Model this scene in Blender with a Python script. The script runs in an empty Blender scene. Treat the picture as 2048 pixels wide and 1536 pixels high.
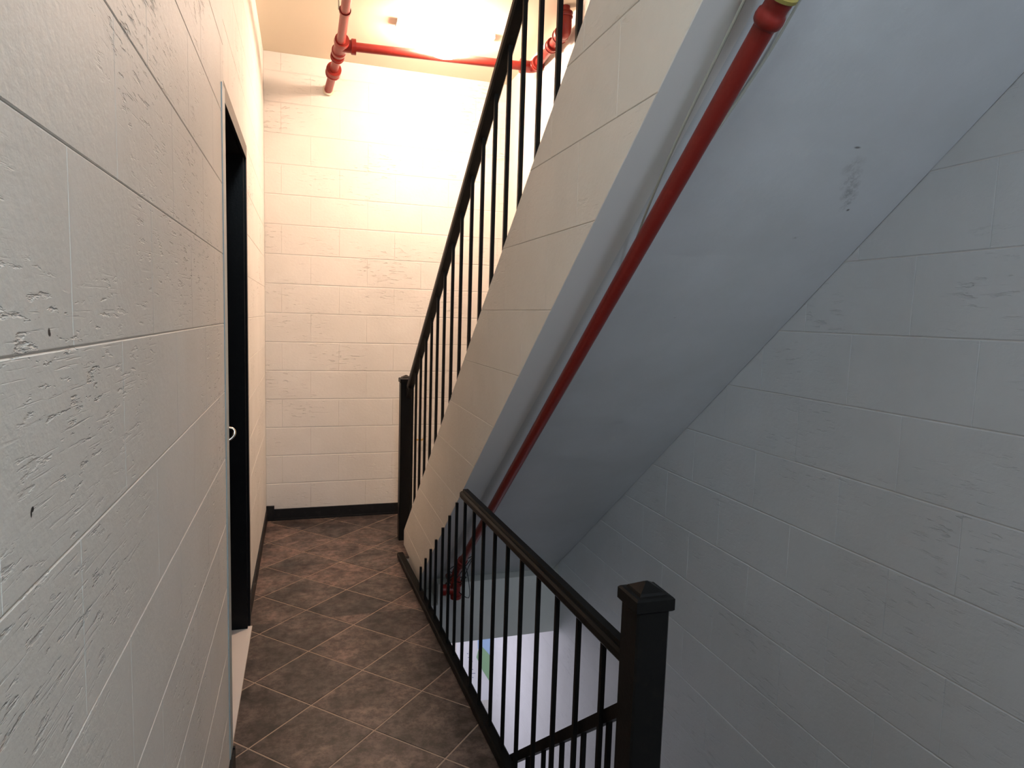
import bpy, bmesh, math, random
from mathutils import Vector, Matrix
random.seed(7)
SC = bpy.context.scene
COL = SC.collection

# ------------------------------------------------------------------ camera
YAW, PITCH, ROLL, FOCAL = 0.306645, 0.100781, 0.030936, 1320.126     # focal in pixels of a 2048 wide frame
CAM = Vector((-0.024775, -0.059792, 1.509926))
cy, sy, cp, sp = math.cos(YAW), math.sin(YAW), math.cos(PITCH), math.sin(PITCH)
fwd = Vector((sy*cp, cy*cp, -sp)); rgt = Vector((cy, -sy, 0)); upv = rgt.cross(fwd)
r2 = rgt*math.cos(ROLL) + upv*math.sin(ROLL); u2 = upv*math.cos(ROLL) - rgt*math.sin(ROLL)
cam = bpy.data.cameras.new('camera'); cam.sensor_width = 36; cam.lens = FOCAL/2048*36; cam.clip_start = 0.02
co = bpy.data.objects.new('camera', cam); COL.objects.link(co)
co.matrix_world = Matrix(((r2.x, u2.x, -fwd.x, CAM.x), (r2.y, u2.y, -fwd.y, CAM.y), (r2.z, u2.z, -fwd.z, CAM.z), (0, 0, 0, 1)))
SC.camera = co

# ------------------------------------------------------------------ light and exposure
SC.view_settings.view_transform = 'Standard'; SC.view_settings.look = 'None'
SC.view_settings.exposure = 0.0; SC.view_settings.gamma = 1.0; SC.view_settings.use_curve_mapping = False
w = bpy.data.worlds.new('world'); SC.world = w; w.use_nodes = True
w.node_tree.nodes['Background'].inputs[0].default_value = (0.72, 0.86, 1.0, 1)
w.node_tree.nodes['Background'].inputs[1].default_value = 0.10
def area(name, loc, aim, sx, sy_, power, col, spread=180):
    l = bpy.data.lights.new(name, 'AREA'); l.shape = 'RECTANGLE'; l.size = sx; l.size_y = sy_
    l.energy = power; l.color = col; l.spread = math.radians(spread)
    o = bpy.data.objects.new(name, l); COL.objects.link(o); o.location = loc
    o.rotation_euler = (Vector(aim)-Vector(loc)).to_track_quat('-Z', 'Y').to_euler()
    return o
# ceiling lamp of the hall behind the camera, and an added unseen cool fill on the stairwell side
area('hall_ceiling_light', (0.12, -0.85, 3.20), (0.16, 0.9, 1.0), 0.30, 0.6, 66, (0.72, 0.885, 1.0))
area('stairwell_fill_light', (1.02, -1.7, 1.95), (1.15, 3.0, 1.2), 0.55, 1.1, 23, (0.66, 0.79, 1.0))
# daylight from the glazed door one storey down, to the left of the stair foot
area('lower_window_light', (-0.14, 4.30, -0.85), (1.10, 4.80, -1.0), 0.7, 0.7, 17, (0.86, 0.83, 1.0), 165)

# ------------------------------------------------------------------ materials
def mat(name, col, rough=0.5, spec=0.5, metal=0.0):
    m = bpy.data.materials.new(name); m.use_nodes = True
    b = m.node_tree.nodes['Principled BSDF']
    b.inputs['Base Color'].default_value = (*col, 1); b.inputs['Roughness'].default_value = rough
    b.inputs['Specular IOR Level'].default_value = spec; b.inputs['Metallic'].default_value = metal
    return m
class NT:
    def spot(s, c, r, soft=0.5):
        g = s.n('ShaderNodeNewGeometry'); a = s.n('ShaderNodeVectorMath', operation='SUBTRACT'); a.inputs[1].default_value = c; s.l(g.outputs['Position'], a.inputs[0])
        b = s.n('ShaderNodeVectorMath', operation='DIVIDE'); b.inputs[1].default_value = r; s.l(a.outputs[0], b.inputs[0])
        e = s.n('ShaderNodeVectorMath', operation='LENGTH'); s.l(b.outputs[0], e.inputs[0])
        return s.ramp(e.outputs['Value'], [(1-soft, (1, 1, 1)), (1.0, (0, 0, 0))])
    def __init__(s, m): s.t = m.node_tree; s.b = s.t.nodes['Principled BSDF']
    def n(s, kind, **kw):
        x = s.t.nodes.new(kind)
        for k, v in kw.items(): setattr(x, k, v)
        return x
    def l(s, a, b): s.t.links.new(a, b)
    def pos(s, scale):
        g = s.n('ShaderNodeNewGeometry'); mp = s.n('ShaderNodeMapping'); mp.inputs['Scale'].default_value = scale
        s.l(g.outputs['Position'], mp.inputs['Vector']); return mp.outputs['Vector']
    def noise(s, scale, det=4, rough=0.55, sc=1.0):
        x = s.n('ShaderNodeTexNoise'); s.l(s.pos(scale), x.inputs['Vector'])
        x.inputs['Scale'].default_value = sc; x.inputs['Detail'].default_value = det; x.inputs['Roughness'].default_value = rough
        return x.outputs['Fac']
    def ramp(s, fac, stops):
        x = s.n('ShaderNodeValToRGB'); e = x.color_ramp.elements
        while len(e) < len(stops): e.new(0.5)
        for k, (p, c) in enumerate(stops): e[k].position = p; e[k].color = (*c, 1) if len(c) == 3 else c
        s.l(fac, x.inputs['Fac']); return x.outputs['Color']
    def math(s, op, a, b=None, clamp=False):
        x = s.n('ShaderNodeMath', operation=op, use_clamp=clamp)
        for i, v in enumerate((a, b)):
            if v is None: continue
            if isinstance(v, (int, float)): x.inputs[i].default_value = v
            else: s.l(v, x.inputs[i])
        return x.outputs[0]
    def mix(s, fac, a, b, blend='MIX'):
        x = s.n('ShaderNodeMix', data_type='RGBA', blend_type=blend)
        for i, v in ((0, fac), (6, a), (7, b)):
            if isinstance(v, (int, float)): x.inputs[i].default_value = v
            elif isinstance(v, tuple): x.inputs[i].default_value = (*v, 1)
            else: s.l(v, x.inputs[i])
        return x.outputs[2]
    def bump(s, h, dist, strength=1.0, prev=None):
        x = s.n('ShaderNodeBump'); x.inputs['Distance'].default_value = dist; x.inputs['Strength'].default_value = strength
        s.l(h, x.inputs['Height'])
        if prev is not None: s.l(prev, x.inputs['Normal'])
        s.l(x.outputs['Normal'], s.b.inputs['Normal']); return x.outputs['Normal']
W1, B0 = (1, 1, 1), (0, 0, 0)

def paint_block(name, col, pit=1.0, rough=0.55, specks=()):
    m = mat(name, col, rough, 0.22); t = NT(m)
    pits = t.ramp(t.noise((16, 16, 75), 4, 0.62), [(0.58, B0), (0.66, W1)])
    zones = t.ramp(t.noise((2.2, 2.2, 3.6), 3), [(0.47, B0), (0.69, W1)])
    lines = t.ramp(t.noise((9, 9, 190), 3, 0.6), [(0.60, B0), (0.70, W1)])
    holes = t.math('MULTIPLY', pits, zones)
    h = t.math('ADD', t.math('MULTIPLY', holes, -1.0), t.math('MULTIPLY', t.math('MULTIPLY', lines, zones), -0.35))
    fine = t.noise((60, 60, 70), 3, 0.6)
    n1 = t.bump(h, 0.0024*pit, 1.0)
    n2 = t.bump(fine, 0.0011, 0.8, n1)
    c = t.mix(t.math('MULTIPLY', holes, 0.16), col, (col[0]*0.55, col[1]*0.55, col[2]*0.55))
    grime = t.ramp(t.noise((2.3, 2.3, 2.3), 5, 0.65), [(0.35, (0.93, 0.925, 0.915)), (0.65, W1)])
    c = t.mix(1.0, c, grime, 'MULTIPLY')
    for ctr, rad in specks:      # chips down to the dark block
        c = t.mix(t.spot(ctr, rad, 0.3), c, (0.03, 0.03, 0.03))
    t.l(c, t.b.inputs['Base Color'])
    return m
M_WALL = paint_block('painted_block', (0.79, 0.765, 0.725), specks=[((-0.25, 0.653, 1.483), (0.02, 0.0035, 0.0045)), ((-0.25, 0.655, 1.481), (0.02, 0.0025, 0.0025)), ((-0.25, 0.597, 1.331), (0.02, 0.004, 0.003)), ((-0.25, 0.594, 1.328), (0.02, 0.002, 0.004))])
M_BACK = paint_block('painted_block_back', (0.79, 0.75, 0.70), 1.6)
M_STRING = paint_block('painted_stringer', (0.85, 0.80, 0.725), 0.5, 0.6)
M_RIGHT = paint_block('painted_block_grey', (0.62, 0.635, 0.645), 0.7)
M_JOINT = mat('painted_joint', (0.68, 0.66, 0.625), 0.6)
M_CEIL = mat('ceiling_paint', (0.74, 0.66, 0.52), 0.7)
def plaster(name, col, marks=False):
    m = mat(name, col, 0.55, 0.4); t = NT(m)
    t.bump(t.noise((9, 9, 9), 5, 0.6), 0.004, 0.6)
    g = t.ramp(t.noise((3, 3, 3), 5, 0.65), [(0.3, (0.90, 0.90, 0.88)), (0.7, W1)])
    c = t.mix(1.0, col, g, 'MULTIPLY')
    if marks:                    # scuffs and a hairline crack in the soffit
        smear = t.ramp(t.noise((55, 55, 55), 5, 0.8), [(0.42, B0), (0.60, W1)])
        for ctr, rad, k in [((1.154, 1.164, 1.911), (0.012, 0.004, 0.004), 0.8), ((1.282, 1.311, 1.805), (0.006, 0.005, 0.005), 0.9),
                            ((1.185, 1.205, 1.885), (0.030, 0.032, 0.05), 0.25), ((1.212, 1.235, 1.86), (0.024, 0.032, 0.05), 0.45), ((1.238, 1.263, 1.84), (0.020, 0.032, 0.05), 0.5), ((1.262, 1.290, 1.82), (0.016, 0.032, 0.05), 0.5),
                            ((1.188, 1.385, 1.738), (0.012, 0.008, 0.006), 0.5), ((1.0, 1.634, 1.524), (0.005, 0.003, 0.006), 0.7), ((0.93, 1.30, 1.79), (0.004, 0.004, 0.004), 0.6)]:
            f = t.spot(ctr, rad, 0.6)
            if k < 0.8: f = t.math('MULTIPLY', f, smear)
            c = t.mix(t.math('MULTIPLY', f, k), c, (0.10, 0.085, 0.08))
    t.l(c, t.b.inputs['Base Color']); return m
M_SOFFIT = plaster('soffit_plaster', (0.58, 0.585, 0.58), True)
M_HEADER = plaster('header_plaster', (0.58, 0.56, 0.52))
def tile_mat():
    m = mat('slate_tile', (0.15, 0.11, 0.09), 0.42, 0.45); t = NT(m)
    oi = t.n('ShaderNodeObjectInfo')
    big = t.ramp(t.noise((5, 5, 5), 6, 0.68), [(0.38, (0.045, 0.036, 0.033)), (0.50, (0.100, 0.076, 0.067)), (0.64, (0.180, 0.130, 0.112))])
    cl = t.ramp(t.noise((26, 26, 26), 5, 0.75), [(0.42, (0.42, 0.41, 0.40)), (0.58, (1.08, 1.08, 1.08))])
    c = t.mix(1.0, big, cl, 'MULTIPLY')
    v = t.ramp(oi.outputs['Random'], [(0.0, (0.62, 0.63, 0.66)), (0.6, (0.95, 0.94, 0.93)), (1.0, (1.45, 1.28, 1.22))])
    t.l(t.mix(1.0, c, v, 'MULTIPLY'), t.b.inputs['Base Color'])
    t.bump(t.noise((18, 18, 18), 6, 0.7), 0.003, 0.5)
    r = t.ramp(t.noise((14, 14, 14), 4), [(0.35, (0.36,)*3), (0.65, (0.55,)*3)]); t.l(r, t.b.inputs['Roughness'])
    return m
M_TILE = tile_mat()
M_GROUT = mat('tan_grout', (0.38, 0.285, 0.22), 0.85)
def metal_paint(name, col, rough, wear, spec=0.11):
    m = mat(name, col, rough, spec); t = NT(m)
    s = t.ramp(t.noise((30, 30, 30), 4, 0.7), [(0.55, col), (0.75, wear)])
    t.l(s, t.b.inputs['Base Color']); t.bump(t.noise((90, 90, 90), 3), 0.0006, 0.6); return m
M_BLACK = metal_paint('black_iron_paint', (0.007, 0.0065, 0.006), 0.42, (0.012, 0.010, 0.008))
M_DOOR = metal_paint('black_door_paint', (0.008, 0.008, 0.009), 0.30, (0.012, 0.012, 0.012))
M_BASE = metal_paint('black_baseboard', (0.016, 0.016, 0.017), 0.42, (0.03, 0.03, 0.03))
M_RED = metal_paint('red_pipe_paint', (0.21, 0.016, 0.011), 0.36, (0.25, 0.024, 0.016), 0.4)
M_GUARD = mat('grey_blue_corner_guard', (0.40, 0.46, 0.47), 0.4)
M_MARBLE = mat('pale_marble', (0.72, 0.66, 0.62), 0.35)
M_STEEL = mat('brushed_nickel', (0.72, 0.66, 0.58), 0.22, 0.5, 1.0)
M_WIRE = mat('pale_wire', (0.42, 0.42, 0.36), 0.6)
M_WHITE = mat('white_plastic', (0.75, 0.76, 0.80), 0.4)
M_BRASS = mat('brass', (0.55, 0.36, 0.12), 0.35, 0.5, 1.0)
M_YELLOW = mat('yellow_paint', (0.26, 0.21, 0.05), 0.5)
M_PAPER = mat('poster_paper', (0.85, 0.85, 0.86), 0.6)
M_BLUE = mat('poster_blue', (0.42, 0.60, 0.85), 0.6)
M_GREEN = mat('poster_green', (0.30, 0.50, 0.28), 0.6)
M_INK = mat('poster_ink', (0.30, 0.32, 0.45), 0.6)
M_GLOW = mat('lamp_glass', (0.9, 0.85, 0.75), 0.4)
M_GLOW.node_tree.nodes['Principled BSDF'].inputs['Emission Color'].default_value = (1.0, 0.735, 0.56, 1)
M_GLOW.node_tree.nodes['Principled BSDF'].inputs['Emission Strength'].default_value = 195.0

# ------------------------------------------------------------------ helpers
def root_loc(o):
    v = Vector((0, 0, 0))
    while o is not None: v += Vector(o.location); o = o.parent
    return v
def link(name, me, parent=None, loc=(0, 0, 0)):
    o = bpy.data.objects.new(name, me); COL.objects.link(o); o.parent = parent; o.location = loc; return o
def make(name, geo, material, parent=None, smooth=False):
    """geo = (verts, faces) in world coordinates -> one mesh object"""
    vs, fs = geo; off = root_loc(parent) if parent else Vector((0, 0, 0))
    me = bpy.data.meshes.new(name); me.from_pydata([tuple(Vector(v)-off) for v in vs], [], fs)
    bm = bmesh.new(); bm.from_mesh(me); bmesh.ops.recalc_face_normals(bm, faces=bm.faces); bm.to_mesh(me); bm.free()
    me.materials.append(material)
    if smooth:
        me.shade_smooth()
        me.set_sharp_from_angle(angle=math.radians(40))
    return link(name, me, parent)
def join(*gs):
    V, F = [], []
    for vs, fs in gs:
        k = len(V); V += list(vs); F += [[i+k for i in f] for f in fs]
    return V, F
def box(x0, x1, y0, y1, z0, z1):
    v = [(x, y, z) for x in (x0, x1) for y in (y0, y1) for z in (z0, z1)]
    return v, [[0, 1, 3, 2], [4, 6, 7, 5], [0, 4, 5, 1], [2, 3, 7, 6], [0, 2, 6, 4], [1, 5, 7, 3]]
def prism(poly_a, poly_b):
    n = len(poly_a); v = list(poly_a)+list(poly_b)
    return v, [list(range(n))[::-1], list(range(n, 2*n))]+[[i, (i+1) % n, n+(i+1) % n, n+i] for i in range(n)]
def frame_of(d):
    d = Vector(d).normalized(); a = Vector((0, 0, 1)) if abs(d.z) < 0.9 else Vector((0, 1, 0))
    s = d.cross(a).normalized(); return d, s, s.cross(d).normalized()
def rings(pts, radii, dirs, n, cap=True):
    V, F = [], []
    ref = None
    for p, r, d in zip(pts, radii, dirs):
        d = Vector(d).normalized()
        if ref is None: _, s, t = frame_of(d)
        else:
            s = (ref - d*ref.dot(d)).normalized(); t = s.cross(d)
        ref = s
        for k in range(n):
            a = 2*math.pi*k/n; V.append(tuple(Vector(p)+(s*math.cos(a)+t*math.sin(a))*r))
    m = len(pts)
    for i in range(m-1):
        for k in range(n): F.append([i*n+k, i*n+(k+1) % n, (i+1)*n+(k+1) % n, (i+1)*n+k])
    if cap: F += [list(range(n))[::-1], list(range((m-1)*n, m*n))]
    return V, F
def tube(pts, r, n=16):
    pts = [Vector(p) for p in pts]; rs = r if isinstance(r, (list, tuple)) else [r]*len(pts); ds = []
    for i in range(len(pts)):
        a = pts[max(i-1, 0)]; b = pts[min(i+1, len(pts)-1)]; ds.append(b-a)
    return rings(pts, rs, ds, n)
def lathe(p, d, prof, n=20):
    """prof = [(distance along d, radius)]"""
    d = Vector(d).normalized(); return rings([Vector(p)+d*a for a, _ in prof], [r for _, r in prof], [d]*len(prof), n)
def smooth_path(pts, n=6):
    pts = [Vector(p) for p in pts]; out = []
    for i in range(len(pts)-1):
        a = pts[max(i-1, 0)]; b = pts[i]; c = pts[i+1]; d = pts[min(i+2, len(pts)-1)]
        for k in range(n):
            t = k/n
            out.append(0.5*((2*b)+(c-a)*t+(2*a-5*b+4*c-d)*t*t+(3*b-a-3*c+d)*t**3))
    return out+[pts[-1]]
def bar(p, q, w, h, up=(0, 0, 1), bev=0.0):
    """rectangular (or chamfered) bar from p to q; w sideways, h along up"""
    p, q, up = Vector(p), Vector(q), Vector(up); d = (q-p).normalized(); s = d.cross(up).normalized(); t = s.cross(d).normalized()
    b = bev; hw, hh = w/2, h/2
    sec = [(-hw, -hh), (hw, -hh), (hw, hh), (-hw, hh)] if b == 0 else [(-hw+b, -hh), (hw-b, -hh), (hw, -hh+b), (hw, hh-b), (hw-b, hh), (-hw+b, hh), (-hw, hh-b), (-hw, -hh+b)]
    f = lambda c: [tuple(c+s*a+t*e) for a, e in sec]
    return prism(f(p), f(q))
def section_bar(p, q, sec, up=(0, 0, 1)):
    p, q, up = Vector(p), Vector(q), Vector(up); d = (q-p).normalized(); s = d.cross(up).normalized(); t = s.cross(d).normalized()
    f = lambda c: [tuple(c+s*a+t*e) for a, e in sec]
    return prism(f(p), f(q))
def clip(poly, a, b, c):
    """keep the side a*u+b*v <= c of a convex 2-D polygon"""
    out = []
    for i in range(len(poly)):
        p, q = poly[i], poly[(i+1) % len(poly)]; fp = a*p[0]+b*p[1]-c; fq = a*q[0]+b*q[1]-c
        if fp <= 0: out.append(p)
        if (fp < 0 < fq) or (fq < 0 < fp):
            t = fp/(fp-fq); out.append((p[0]+t*(q[0]-p[0]), p[1]+t*(q[1]-p[1])))
    return out
def area2(p): return 0.5*sum(p[i][0]*p[(i+1) % len(p)][1]-p[(i+1) % len(p)][0]*p[i][1] for i in range(len(p)))
def inset(poly, d):
    if area2(poly) < 0: poly = poly[::-1]
    n = len(poly); out = list(poly)
    for i in range(n):
        (x0, y0), (x1, y1) = poly[i], poly[(i+1) % n]; L = math.hypot(x1-x0, y1-y0)
        if L < 1e-6: continue
        nx, ny = (y1-y0)/L, -(x1-x0)/L
        out = clip(out, nx, ny, nx*x0+ny*y0-d)
        if len(out) < 3: return []
    return out
def dedupe(p):
    o = []
    for q in p:
        if not o or math.hypot(q[0]-o[-1][0], q[1]-o[-1][1]) > 1e-5: o.append(q)
    if len(o) > 1 and math.hypot(o[0][0]-o[-1][0], o[0][1]-o[-1][1]) < 1e-5: o.pop()
    return o
def plate(poly, t, ch):
    """chamfered slab: (u, v, n) verts; n from 0 (back) to t (front)"""
    poly = dedupe(poly)
    if area2(poly) < 0: poly = poly[::-1]
    n = len(poly); fr = dedupe(inset(poly, ch)) if ch else poly
    if len(fr) != n: fr = poly; ch = 0
    else:   # start the inset ring at the corner nearest to poly[0]
        k = min(range(n), key=lambda i: math.hypot(fr[i][0]-poly[0][0], fr[i][1]-poly[0][1])); fr = fr[k:]+fr[:k]
        fr = [(q[0]*0.55+p[0]*0.45, q[1]) for p, q in zip(poly, fr)]      # head joints are painted nearly shut
    V = [(u, v, 0) for u, v in poly]+[(u, v, t-ch*0.7) for u, v in poly]; F = [list(range(n))[::-1]]
    F += [[i, (i+1) % n, n+(i+1) % n, n+i] for i in range(n)]
    if ch:
        V += [(u, v, t) for u, v in fr]; F += [[n+i, n+(i+1) % n, 2*n+(i+1) % n, 2*n+i] for i in range(n)]; F.append([2*n+i for i in range(n)])
    else: F.append([n+i for i in range(n)])
    return V, F
def tag(o, label=None, cat=None, group=None, kind=None):
    for k, v in (('label', label), ('category', cat), ('group', group), ('kind', kind)):
        if v: o[k] = v
    return o
def struct(name, geo, material): return tag(make(name, geo, material), kind='structure')
def thing(name, loc, label, cat, group=None):
    o = bpy.data.objects.new(name, None); COL.objects.link(o); o.location = loc; o.empty_display_size = 0.1
    return tag(o, label, cat, group)

GV, GH, TH, CH = 0.0, 0.0006, 0.0020, 0.0016
def block_wall(parent, to3, regions, u0, du, v0, dv, vmin, vmax, umin, umax, material, th=TH, par=0, gh=None, ch=None):
    """running-bond blocks, one object each; regions = convex clip lists [(a,b,c),...]"""
    cache = {}; off = root_loc(parent); gh = GH if gh is None else gh; ch = CH if ch is None else ch
    for j in range(math.floor((vmin-v0)/dv), math.ceil((vmax-v0)/dv)):
        sh = u0+(du/2 if (j+par) % 2 else 0)
        for i in range(math.floor((umin-sh)/du), math.ceil((umax-sh)/du)):
            a, b = sh+i*du+GV, sh+(i+1)*du-GV; c, d = v0+j*dv+gh, v0+(j+1)*dv-gh
            full = [(a, c), (b, c), (b, d), (a, d)]
            for reg in regions:
                p = full
                for h in reg:
                    p = clip(p, *h)
                    if len(p) < 3: break
                if len(p) < 3: continue
                p = dedupe(p)
                if len(p) < 3 or abs(area2(p)) < 4e-4: continue
                whole = len(p) == 4 and abs(abs(area2(p))-abs(area2(full))) < 1e-7
                key = 'full' if whole else None
                if key and key in cache: me = cache[key]
                else:
                    V, F = plate([(u-a, v-c) for u, v in p], th, ch)
                    o3 = to3(0, 0, 0)
                    me = bpy.data.meshes.new('concrete_block'); me.from_pydata([tuple(to3(*q)-o3) for q in V], [], F)
                    bm = bmesh.new(); bm.from_mesh(me); bmesh.ops.recalc_face_normals(bm, faces=bm.faces); bm.to_mesh(me); bm.free()
                    me.materials.append(material)
                    if key: cache[key] = me
                link('concrete_block', me, parent, to3(a, c, 0)-off)

# ------------------------------------------------------------------ dimensions (metres)
XN, XF, XR, YB, ZC = -0.25, -0.285, 1.43, 4.87, 3.24      # near left wall, far left wall, right wall, back wall, ceiling
YE, YJ, ZD = 2.12, 3.20, 2.225                             # near wall end, far door jamb, top of door frame
ZL = -2.75                                                # floor of the storey below
def curb_x(y): return 0.65-0.0375*(y-1.2)
def top_z(y): return 0.098+0.777*(4.165-y)                # top edge of the stringer
def bot_z(y): return -0.034+0.7775*(3.607-y)              # bottom edge of the stringer
def bot_zr(y): return 0.05+0.808*(3.50-y)                 # soffit along the right wall
YT = 0.35                                                 # where the flight stops, above and behind the frame

# ------------------------------------------------------------------ shell
wl = struct('wall_left', join(
    box(-0.62, XN-TH, -2.7, YE, ZL, ZC), box(-0.62, XF-TH, YJ, YB+0.2, ZL, ZC), box(-0.62, XF-TH, YE, YJ, ZD, ZC),
    box(-0.62, XF-TH, YE, YJ, ZL, -0.02)), M_JOINT)
block_wall(wl, lambda u, v, n: Vector((XN-TH+n, u, v)), [[(1, 0, YE), (-1, 0, 0.0), (0, -1, 0.0), (0, 1, ZC)]],
           1.10-0.38*10, 0.38, 0.055, 0.2015, 0.0, ZC, 0.0, YE, M_WALL, par=1)
block_wall(wl, lambda u, v, n: Vector((XF-TH+n, u, v)),
           [[(1, 0, YJ), (-1, 0, -YE), (0, -1, -ZD), (0, 1, ZC)], [(-1, 0, -YJ), (1, 0, YB), (0, -1, 0), (0, 1, ZC)]],
           1.10-0.38*10, 0.38, 0.055, 0.2015, 0.0, ZC, YE, YB, M_WALL, par=1)
wr = struct('wall_right', box(XR+TH, XR+0.25, -2.7, YB+0.2, ZL, ZC+0.9), M_JOINT)
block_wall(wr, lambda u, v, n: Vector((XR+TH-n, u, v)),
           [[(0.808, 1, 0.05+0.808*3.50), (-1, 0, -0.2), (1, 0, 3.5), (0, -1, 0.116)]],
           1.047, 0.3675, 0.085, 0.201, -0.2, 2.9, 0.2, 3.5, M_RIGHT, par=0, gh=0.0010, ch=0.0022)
block_wall(wr, lambda u, v, n: Vector((XR+TH-n, u, v)),       # bright wash-out shaped in: lower joints nearly closed
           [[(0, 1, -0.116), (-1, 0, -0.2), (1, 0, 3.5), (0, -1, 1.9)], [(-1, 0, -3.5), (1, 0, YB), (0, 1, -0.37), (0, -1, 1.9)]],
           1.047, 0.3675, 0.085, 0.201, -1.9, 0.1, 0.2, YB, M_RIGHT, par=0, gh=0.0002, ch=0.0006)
wb = struct('wall_back', box(-0.62, XR+0.25, YB+TH, YB+0.2, ZL, ZC+0.9), M_JOINT)
block_wall(wb, lambda u, v, n: Vector((u, YB+TH-n, v)),
           [[(-1, 0, -XF), (1, 0, XR), (0, -1, 0), (0, 1, ZC)], [(-1, 0, -XF), (1, 0, XR), (0, 1, -0.37), (0, -1, 1.7)]],
           0.02, 0.39, 0.065, 0.2035, -1.7, ZC, XF, XR, M_BACK, th=TH, par=0, gh=0.0016, ch=0.003)
struct('ceiling', join(box(-0.62, 0.60, -2.7, YB+0.2, ZC, ZC+0.2), box(0.60, XR+0.25, 3.1, YB+0.2, ZC, ZC+0.2)), M_CEIL)
struct('light_block_wall', box(0.58, 0.72, -2.7, 0.0, 0.0, ZC), M_WALL)  # unseen partition, added to keep the hall lamp off the right wall
struct('ceiling_upper', box(-0.62, XR+0.25, -3.0, 3.3, ZC+0.9, ZC+1.0), M_CEIL)

# floor slab of the corridor with its tiles
fl = struct('floor', join(
    prism([(-0.62, -2.7, -0.012), (-0.62, 3.93, -0.012), (curb_x(3.93)+0.012, 3.93, -0.012), (curb_x(-2.7)+0.012, -2.7, -0.012)],
          [(-0.62, -2.7, -0.0016), (-0.62, 3.93, -0.0016), (curb_x(3.93)+0.012, 3.93, -0.0016), (curb_x(-2.7)+0.012, -2.7, -0.0016)]),
    box(-0.62, 0.598, 3.93, 4.2, -0.012, -0.0016), box(-0.62, 0.70, 4.2, YB, -0.012, -0.0016)), M_GROUT)
su, sv, u0, v0 = 0.297, 0.308, 1.735, 1.735
R2 = math.sqrt(0.5)
for i in range(-8, 10):
    for j in range(-8, 10):
        g = 0.0032
        sq = [(u0+i*su+g, v0+j*sv+g), (u0+(i+1)*su-g, v0+j*sv+g), (u0+(i+1)*su-g, v0+(j+1)*sv-g), (u0+i*su+g, v0+(j+1)*sv-g)]
        xy = [((u-v)*R2, (u+v)*R2) for u, v in sq]
        a = 0.0375
        for reg in ([(0, -1, -0.6), (0, 1, YJ), (1, a, 0.65+a*1.2), (-1, 0, 0.262)], [(0, -1, -YJ), (0, 1, 3.93), (1, a, 0.65+a*1.2), (-1, 0, 0.285)],
                    [(0, -1, -3.93), (0, 1, YB), (1, 0, 0.70), (-1, 0, 0.285)]):
            p = xy
            for h in reg:
                p = clip(p, *h)
                if len(p) < 3: break
            p = dedupe(p) if len(p) >= 3 else p
            if len(p) < 3 or abs(area2(p)) < 2e-4: continue
            V, F = plate(p, 0.006+random.uniform(-0.0004, 0.0004), 0.0008)
            make('tile', ([(x, y, z-0.006) for x, y, z in V], F), M_TILE, fl)
struct('beam_1', join(prism([(-0.62, -2.7, -0.372), (-0.62, 3.93, -0.372), (curb_x(3.93), 3.93, -0.372), (curb_x(-2.7), -2.7, -0.372)],
          [(-0.62, -2.7, -0.012), (-0.62, 3.93, -0.012), (curb_x(3.93), 3.93, -0.012), (curb_x(-2.7), -2.7, -0.012)]), box(-0.62, 0.598, 3.93, 4.2, -0.372, -0.012)), M_HEADER)
struct('beam_2', join(box(0.70, XR, 3.5, YB, -0.372, -0.012), box(-0.62, 0.70, 4.2, YB, -0.372, -0.012), box(0.60, 0.70, 3.5, 4.2, -0.372, -0.135)), M_HEADER)
foot = lambda x: [(x, 4.165, -0.13), (x, 4.165, -0.0105), (x, 3.578, -0.0105), (x, 3.73, -0.13)]
struct('stringer_foot', prism(foot(0.60), foot(0.70)), M_STRING)  # low foot of the stringer, split off as its own piece
struct('floor_lower', box(-0.62, XR+0.25, -2.7, YB+0.2, ZL-0.1, ZL), M_TILE)

# ------------------------------------------------------------------ stair flight overhead
st = thing('staircase', (0.60, 4.165, 0.0), 'cream concrete stair flight climbing overhead from the far landing', 'staircase')
ylist = [3.58+(YT-3.58)*k/12 for k in range(13)]
prof = lambda x: [(x, 4.165, -0.010), (x, 4.165, 0.098), (x, YT, top_z(YT)), (x, YT, bot_z(YT)), (x, 3.576, -0.010)]
sg = make('stringer', prism(prof(0.60+TH), prof(0.70)), M_JOINT, st)
s1 = [(1, 0, 4.165), (-1, 0, -YT), (0, -1, 0.010), (0.777, 1, 0.098+0.777*4.165), (-0.7775, -1, 0.034-0.7775*3.607)]
block_wall(sg, lambda u, v, n: Vector((0.60+TH-n, u, v)), [s1], 0.27, 0.39, 0.128, 0.2005, 0, 3.1, YT, 4.165, M_STRING, th=TH, par=0)
# slab with its stepped top, the soffit warping slightly up towards the right wall
def zs(x, y): t = (x-0.70)/(XR-0.70); return max(-0.010, bot_z(y)*(1-t)+bot_zr(y)*t)
saw = []; rise, go = 0.1914, 0.2463; y = 4.165; z = -0.010
saw.append((y, z))
while z+rise < top_z(YT)-0.05 and y-go > YT:
    z2 = z+rise
    saw.append((y, z2)); y -= go; saw.append((y, z2)); z = z2
saw.append((YT, z))
pr = lambda x: [(x, a, b) for a, b in saw]+[(x, yy, zs(x, yy)) for yy in ylist[::-1]]
sl = make('slab', prism(pr(0.70), pr(XR)), M_SOFFIT, st)

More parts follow.
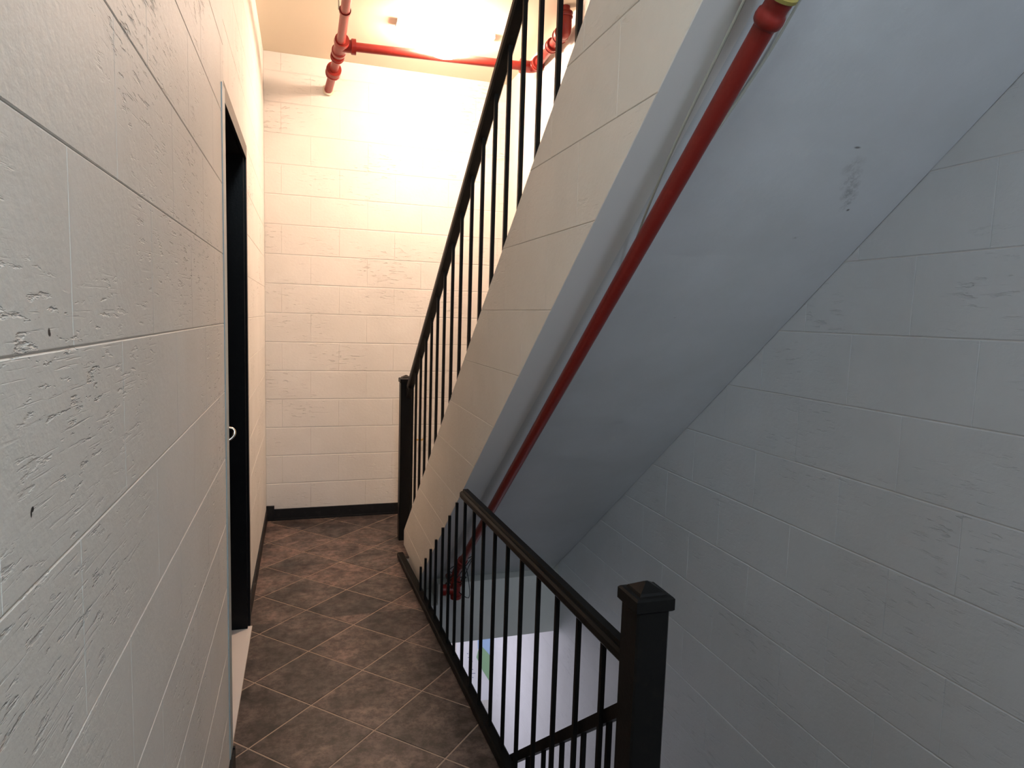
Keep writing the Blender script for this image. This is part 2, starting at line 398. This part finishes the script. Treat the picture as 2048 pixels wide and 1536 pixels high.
# ------------------------------------------------------------------ door
d1 = tag(make('door_1', box(-0.43, -0.385, YE+0.03, YJ-0.03, 0.015, ZD-0.04), M_DOOR), kind='structure')
make('door_frame', join(box(-0.60, XF+0.004, YJ-0.045, YJ, 0.0, ZD), box(XF-0.002, XF+0.014, YJ-0.012, YJ+0.026, 0.0, ZD+0.012)), M_DOOR, d1)
make('door_frame', join(box(-0.60, XF+0.004, YE, YE+0.03, 0.0, ZD)), M_DOOR, d1)
make('door_head', join(box(-0.60, XF+0.004, YE+0.03, YJ-0.045, ZD-0.045, ZD), box(XF-0.002, XF+0.014, YE+0.002, YJ-0.012, ZD-0.045, ZD+0.012)), M_DOOR, d1)
make('door_stop', box(-0.385, -0.36, YJ-0.075, YJ-0.045, 0.015, ZD-0.045), M_DOOR, d1)
tag(make('threshold', box(-0.60, XF+0.022, YE, YJ-0.02, -0.012, 0.006), M_MARBLE, d1), 'pale marble threshold')
hy, hz = 2.62, 1.062
hd = tag(make('door_handle', tube(smooth_path([(-0.385, hy, hz+0.006), (-0.34, hy, hz+0.004), (-0.300, hy, hz-0.002), (-0.281, hy, hz-0.010), (-0.278, hy-0.006, hz-0.026), (-0.289, hy-0.012, hz-0.042), (-0.307, hy-0.018, hz-0.052), (-0.322, hy-0.02, hz-0.056)], 5),
     [0.0055]*36, 10), M_STEEL, d1, True), 'polished curved lever')
make('rose', lathe((-0.385, hy, hz+0.006), (1, 0, 0), [(0, 0.030), (0.008, 0.030), (0.012, 0.024), (0.012, 0.008)], 20), M_STEEL, hd, True)

# corner guard on the near wall's end, and baseboards
struct('trim_1', box(XN-0.03, XN+0.0035, YE-0.065, YE+0.004, 0.095, 2.15), M_GUARD)
struct('baseboard_left', join(box(XN, XN+0.010, -0.5, YE+0.006, 0, 0.085), box(XN-0.03, XN+0.010, YE, YE+0.012, 0, 0.09)), M_BASE)
struct('baseboard_left_far', join(box(XF, XF+0.009, YJ+0.026, YB, 0, 0.085)), M_BASE)
struct('baseboard_back', join(box(XF, 0.66, YB-0.012, YB, 0, 0.082), box(XF, XF+0.055, YB-0.016, YB, 0.0, 0.108), box(XF, 0.66, YB-0.020, YB, 0, 0.012)), M_BASE)

# ------------------------------------------------------------------ newel posts and railings
RAIL_SEC = [(-0.024, -0.012), (-0.018, -0.020), (0.018, -0.020), (0.024, -0.012), (0.024, 0.004), (0.018, 0.010), (0.013, 0.010), (0.010, 0.018), (-0.010, 0.018), (-0.013, 0.010), (-0.018, 0.010), (-0.024, 0.004)]
def post_geo(x, y, z0, z1, w_): return bar((x, y, z0), (x, y, z1), w_, w_, (0, 1, 0), 0.004)
def cap_geo(x, y, z, w_):
    lv = [(w_/2-0.003, 0), (w_/2, 0.003), (w_/2, 0.026), (w_/2-0.004, 0.030), (w_/2-0.013, 0.031), (w_/2-0.016, 0.036), (w_/2-0.026, 0.042), (0.004, 0.050)]
    V = []; F = []
    for h, dz in lv: V += [(x-h, y-h, z+dz), (x+h, y-h, z+dz), (x+h, y+h, z+dz), (x-h, y+h, z+dz)]
    for k in range(len(lv)-1):
        for i in range(4): F.append([4*k+i, 4*k+(i+1) % 4, 4*k+4+(i+1) % 4, 4*k+4+i])
    F += [[3, 2, 1, 0], [4*(len(lv)-1)+i for i in range(4)]]
    return V, F
def baluster(parent, x, y, z0, z1, w_=0.0115):
    make('baluster', bar((x, y, z0), (x, y, z1), w_, w_, (0, 1, 0)), M_BLACK, parent)

# level railing along the edge of the corridor
ZR = 0.787
lr = thing('landing_railing', (curb_x(1.2), 1.2, 0.0), 'black level railing along the tiled corridor edge beside the open stairwell', 'railing')
NX, NY = 0.648, 1.105
np_ = make('newel_post', post_geo(NX, NY, -0.30, 0.930, 0.073), M_BLACK, lr)
make('post_cap', cap_geo(NX, NY, 0.927, 0.086), M_BLACK, np_)
y2 = 2.50
make('handrail', section_bar((curb_x(NY+0.036), NY+0.036, ZR), (curb_x(y2), y2, ZR+0.004), RAIL_SEC), M_BLACK, lr)
make('bottom_rail', join(bar((curb_x(NY+0.03)-0.003, NY+0.03, 0.018), (curb_x(3.93)-0.003, 3.93, 0.018), 0.040, 0.036, bev=0.005),
     bar((curb_x(NY+0.03)+0.016, NY+0.03, -0.13), (curb_x(3.5)+0.016, 3.5, -0.13), 0.012, 0.30)), M_BLACK, lr)
ys = [1.285, 1.419, 1.556, 1.693, 1.834, 1.968, 2.105, 2.241, 2.367, 2.497, 2.627, 2.745, 2.866, 2.995, 3.106, 3.220, 3.335]
for yb in ys:
    zt = ZR-0.018 if yb < y2-0.02 else bot_z(yb)-0.012
    baluster(lr, curb_x(yb), yb, 0.034, min(zt, ZR-0.018) if yb < y2 else zt)

# railing that goes down with the flight below
dr = thing('stair_railing', (0.690, 1.15, 0.60), 'black sloping railing descending into the stairwell from the near newel post', 'railing')
XD = 0.668
zd = lambda yy: 0.633-0.845*(yy-1.226)
make('handrail', section_bar((XD, NY+0.036, zd(NY+0.036)-0.014), (XD, 3.30, zd(3.30)-0.014), [(-0.016, -0.014), (0.016, -0.014), (0.016, 0.014), (-0.016, 0.014)]), M_BLACK, dr)
make('bottom_rail', section_bar((XD, NY+0.036, zd(NY+0.036)-0.63), (XD, 3.30, zd(3.30)-0.63), [(-0.012, -0.012), (0.012, -0.012), (0.012, 0.012), (-0.012, 0.012)]), M_BLACK, dr)
yb = 1.278
while yb < 3.2:
    baluster(dr, XD, yb, zd(yb)-0.63, zd(yb)-0.02); yb += 0.139

# railing on the flight overhead
ur = thing('stair_railing', (0.615, 4.28, 0.0), 'tall black railing climbing the overhead stair in front of the lit back wall', 'railing')
nf = make('newel_post', post_geo(0.617, 4.285, -0.006, 1.065, 0.078), M_BLACK, ur)
make('post_cap', cap_geo(0.617, 4.285, 1.060, 0.088), M_BLACK, nf)
zh = lambda yy: 1.076+0.692*(4.223-yy)
p0, p1 = (0.628, 4.245, zh(4.245)-0.045), (0.640, 0.95, zh(0.95)-0.045)
make('handrail', join(section_bar((0.632, 4.20, zh(4.20)-0.045), p1, [(a*0.95, b*1.25) for a, b in RAIL_SEC])), M_BLACK, ur)
make('rail_bracket', bar((0.628, 4.250, zh(4.250)-0.075), (0.632, 4.17, zh(4.17)-0.06), 0.03, 0.05), M_BLACK, ur)
for yb in [1.29, 1.43, 1.572, 1.711, 1.864, 2.023, 2.176, 2.336, 2.500, 2.665, 2.842, 3.011, 3.185, 3.355, 3.52, 3.685, 3.85, 4.01, 4.15]:
    baluster(ur, 0.64, yb, top_z(yb)-0.005, zh(yb)-0.05, 0.0135)

# ------------------------------------------------------------------ sprinkler pipes
def coupling(name, p, d, r, ln, parent, m=None):
    p = Vector(p); d = Vector(d).normalized()
    return make(name, lathe(p-d*ln/2, d, [(0, r*0.8), (0, r), (ln*0.22, r*1.04), (ln*0.25, r*0.93), (ln*0.75, r*0.93), (ln*0.78, r*1.04), (ln, r), (ln, r*0.8)], 22), m or M_RED, parent, True)
tee = Vector((0.184, 4.20, 3.093)); wallp = Vector((0.135, YB, 3.03)); elb = Vector((1.405, 4.17, 3.125))
hp = thing('sprinkler_pipe', (0.184, 4.20, ZC), 'red sprinkler pipe branching under the ceiling beside the glowing light', 'pipe')
PR = 0.027
front = Vector((0.175, -1.2, 3.10))
make('pipe', tube([front, tee], PR*0.92), M_RED, hp, True)
make('pipe', tube([tee, wallp], PR), M_RED, hp, True)
make('pipe', tube([tee, elb], PR), M_RED, hp, True)
dw = (wallp-tee).normalized(); db = (elb-tee).normalized(); df = (front-tee).normalized()
te = make('tee', join(lathe(tee-dw*0.075, dw, [(0, 0.03), (0, 0.042), (0.03, 0.044), (0.034, 0.037), (0.135, 0.037), (0.14, 0.044), (0.17, 0.042), (0.17, 0.03)], 22),
     lathe(tee, db, [(0, 0.036), (0.06, 0.037), (0.064, 0.045), (0.09, 0.045), (0.09, 0.03)], 22)), M_RED, hp, True)
coupling('coupling', tee+dw*0.145, dw, 0.041, 0.035, hp)
coupling('coupling', tee+dw*0.36, dw, 0.047, 0.075, hp)
coupling('wall_flange', wallp-dw*0.012, dw, 0.036, 0.022, hp, M_CEIL)
e2 = Vector((1.425-0.06, 3.56, 3.115))
make('elbow', tube(smooth_path([elb-db*0.075, elb-db*0.03, elb+(e2-elb).normalized()*0.03, elb+(e2-elb).normalized()*0.075], 5), 0.037), M_RED, hp, True)
coupling('coupling', elb-db*0.085, db, 0.043, 0.03, hp)
coupling('coupling', elb+(e2-elb).normalized()*0.085, e2-elb, 0.043, 0.03, hp)
make('pipe', tube([elb, e2], PR), M_RED, hp, True)
coupling('coupling', elb.lerp(e2, 0.62), e2-elb, 0.040, 0.05, hp)
coupling('coupling', elb.lerp(e2, 0.88), e2-elb, 0.043, 0.06, hp)
make('elbow', tube(smooth_path([e2-(e2-elb).normalized()*0.07, e2, e2+Vector((0, 0, 0.075))], 6), 0.038), M_RED, hp, True)
make('pipe', tube([e2, e2+Vector((0, 0, 0.95))], PR), M_RED, hp, True)
coupling('coupling', e2+Vector((0, 0, 0.08)), (0, 0, 1), 0.043, 0.03, hp)
for yy in (3.72, 2.2, 0.6):
    c = tee.lerp(front, (4.20-yy)/(4.20+1.2))
    make('hanger_rod', tube([(c.x-0.032, yy, c.z), (c.x-0.034, yy, ZC)], 0.004, 8), M_WIRE, hp, True)
    make('pipe_clamp', lathe((c.x, yy-0.01, c.z), (0, 1, 0), [(0, 0.026), (0, 0.031), (0.02, 0.031), (0.02, 0.026)], 16), M_RED, hp, True)

# pipe running down under the soffit
qa, qb = Vector((0.690, 0.879, 2.007)), Vector((0.747, 3.176, 0.221)); dq = (qb-qa).normalized()
q0 = qa-dq*0.02; q1 = qb+dq*0.015
fp = thing('sprinkler_pipe', (0.72, 2.0, bot_z(2.0)), 'long red pipe slanting down under the grey stair soffit', 'pipe')
make('pipe', tube([q0, q1], 0.0185, 20), M_RED, fp, True)
pc = qa+dq*0.009
make('coupling', lathe(pc-dq*0.034, dq, [(0, 0.016), (0, 0.0225), (0.006, 0.0225), (0.014, 0.0210), (0.022, 0.0210), (0.026, 0.0240), (0.034, 0.0252), (0.042, 0.0240), (0.047, 0.020), (0.047, 0.017)], 24), M_RED, fp, True)
make('pipe', tube([pc-dq*0.35, pc-dq*0.030], 0.0185, 20), M_RED, fp, True)
rg = make('ring', lathe(pc-dq*0.040, dq, [(0, 0.016), (0, 0.0262), (0.0055, 0.0262), (0.0055, 0.016)], 22), M_YELLOW, fp, True)
tag(rg, 'yellow rim above the coupling')
tag(make('pipe_clip', join(box(0.655, 0.683, 0.880, 0.908, bot_z(0.894)-0.022, bot_z(0.894)+0.012), lathe((0.669, 0.894, bot_z(0.894)-0.022), (0, 0, -1), [(0, 0.013), (0.010, 0.013), (0.014, 0.008), (0.014, 0.002)], 14)), M_WHITE, fp), 'white plastic clip at the soffit edge')
coupling('coupling', q1-dq*0.07, dq, 0.0255, 0.05, fp)
e3 = q1+Vector((-0.0, 0.05, -0.035))
make('elbow', tube(smooth_path([q1-dq*0.03, q1+dq*0.03, e3+Vector((0, 0.02, -0.035)), e3+Vector((0, 0.02, -0.10))], 5), 0.024, 16), M_RED, fp, True)
e4 = e3+Vector((0, 0.02, -0.11))
make('tee', join(lathe(e4+Vector((0.0, 0, 0.03)), (0, 0, -1), [(0, 0.02), (0, 0.029), (0.02, 0.03), (0.024, 0.025), (0.07, 0.025), (0.072, 0.03), (0.09, 0.029), (0.09, 0.012)], 20),
     lathe(e4+Vector((0, 0, -0.015)), (-1, 0.25, 0), [(0, 0.024), (0.05, 0.024), (0.052, 0.030), (0.07, 0.030), (0.07, 0.012)], 20)), M_RED, fp, True)
make('pipe', tube([e4, e4+Vector((0, 0.19, -0.01))], 0.018, 14), M_RED, fp, True)

# loose cables near the pipe
c1 = thing('cable', tuple(qa), 'thin pale cable following the slanting red pipe under the soffit', 'cable')
def under(x, yy, g): return (x, yy, zs(max(x, 0.70), yy)-g)
make('wire', tube(smooth_path([under(0.655, 0.80, 0.02), under(0.665, 0.95, 0.02), under(0.672, 1.10, 0.03), under(0.69, 1.25, 0.035), under(0.735, 1.45, 0.02), under(0.775, 1.75, 0.012), under(0.782, 2.1, 0.01), under(0.79, 2.5, 0.01), under(0.775, 2.85, 0.02), under(0.765, 3.1, 0.03)], 5), 0.0028, 8), M_WIRE, c1, True)
make('wire', tube(smooth_path([under(0.76, 0.76, 0.03), under(0.768, 0.90, 0.015), under(0.775, 1.0, 0.008), under(0.765, 1.12, 0.008), under(0.745, 1.25, 0.010)], 6), 0.0026, 8), M_WIRE, c1, True)
c2 = thing('cable', tuple(q1), 'tangle of thin dark cables around the foot of the slanting red pipe', 'cable')
rnd = random.Random(3)
for k in range(3):
    pts = [q1+Vector((0.03+0.01*k, -0.15+0.02*k, 0.10))]
    for j in range(5):
        pts.append(e4+Vector((rnd.uniform(-0.06, 0.07), rnd.uniform(-0.08, 0.03), rnd.uniform(-0.06, 0.13))))
    pts.append(e4+Vector((-0.05, 0.10, -0.05)))
    make('wire', tube(smooth_path(pts, 6), 0.0022, 6), M_BASE, c2, True)

# ------------------------------------------------------------------ ceiling light
LX, LY = 0.80, 4.10
cl = thing('ceiling_light', (LX, LY, ZC), 'glowing white ceiling light hanging near the top of the back wall', 'light')
make('base', join(box(LX-0.30, LX+0.30, LY-0.05, LY+0.05, ZC-0.022, ZC), lathe((LX, LY, ZC), (0, 0, -1), [(0, 0.13), (0.03, 0.13), (0.045, 0.12), (0.045, 0.05)], 32)), M_WHITE, cl)
pts = [(0, 0.13)]+[(0.012+0.11*math.sin(a), 0.150*math.cos(a)+0.002) for a in [k*math.pi/2/9 for k in range(10)]]
make('diffuser', lathe((LX, LY, ZC-0.04), (0, 0, -1), [(a, b) for a, b in pts], 32), M_GLOW, cl, True)

# ------------------------------------------------------------------ small things
po_ = thing('poster', (1.36, YB, -1.35), 'white poster with a blue and green picture on the lower wall', 'poster')
def quad(pts, off): return [(x, YB-off, z) for x, z in pts]
def panel(name, poly, off, m, parent, th=0.0012): return make(name, prism(quad(poly, off), quad(poly, off+th)), m, parent)
sh = panel('paper', [(1.14, -1.62), (1.425, -1.62), (1.425, -0.92), (1.14, -0.92)], 0.0, M_PAPER, po_, 0.002)
tag(panel('sky_print', [(1.315, -1.17), (1.42, -1.30), (1.42, -0.93), (1.30, -0.93)], 0.002, M_BLUE, sh, 0.0008), 'blue printed area')
tag(panel('land_print', [(1.305, -1.24), (1.33, -1.13), (1.42, -1.24), (1.42, -1.46), (1.36, -1.36)], 0.003, M_GREEN, sh, 0.0008), 'green printed area')
for k in range(7):
    zz = -1.20-0.035*k; xx = 1.225+0.008*k
    panel('text_line', [(xx, zz), (xx+0.012+0.022*((k*7)%3)/2, zz-0.004), (xx+0.012+0.022*((k*7)%3)/2, zz+0.002), (xx, zz+0.006)], 0.002, M_INK, sh, 0.0006)
hk = thing('wall_hook', (0.80, YB, 0.56), 'small brass hook on the back wall seen behind the balusters', 'hook')
make('hook', tube([(0.775, YB, 0.565), (0.775, YB-0.02, 0.565), (0.83, YB-0.024, 0.565), (0.84, YB-0.02, 0.575)], 0.006, 8), M_BRASS, hk, True)
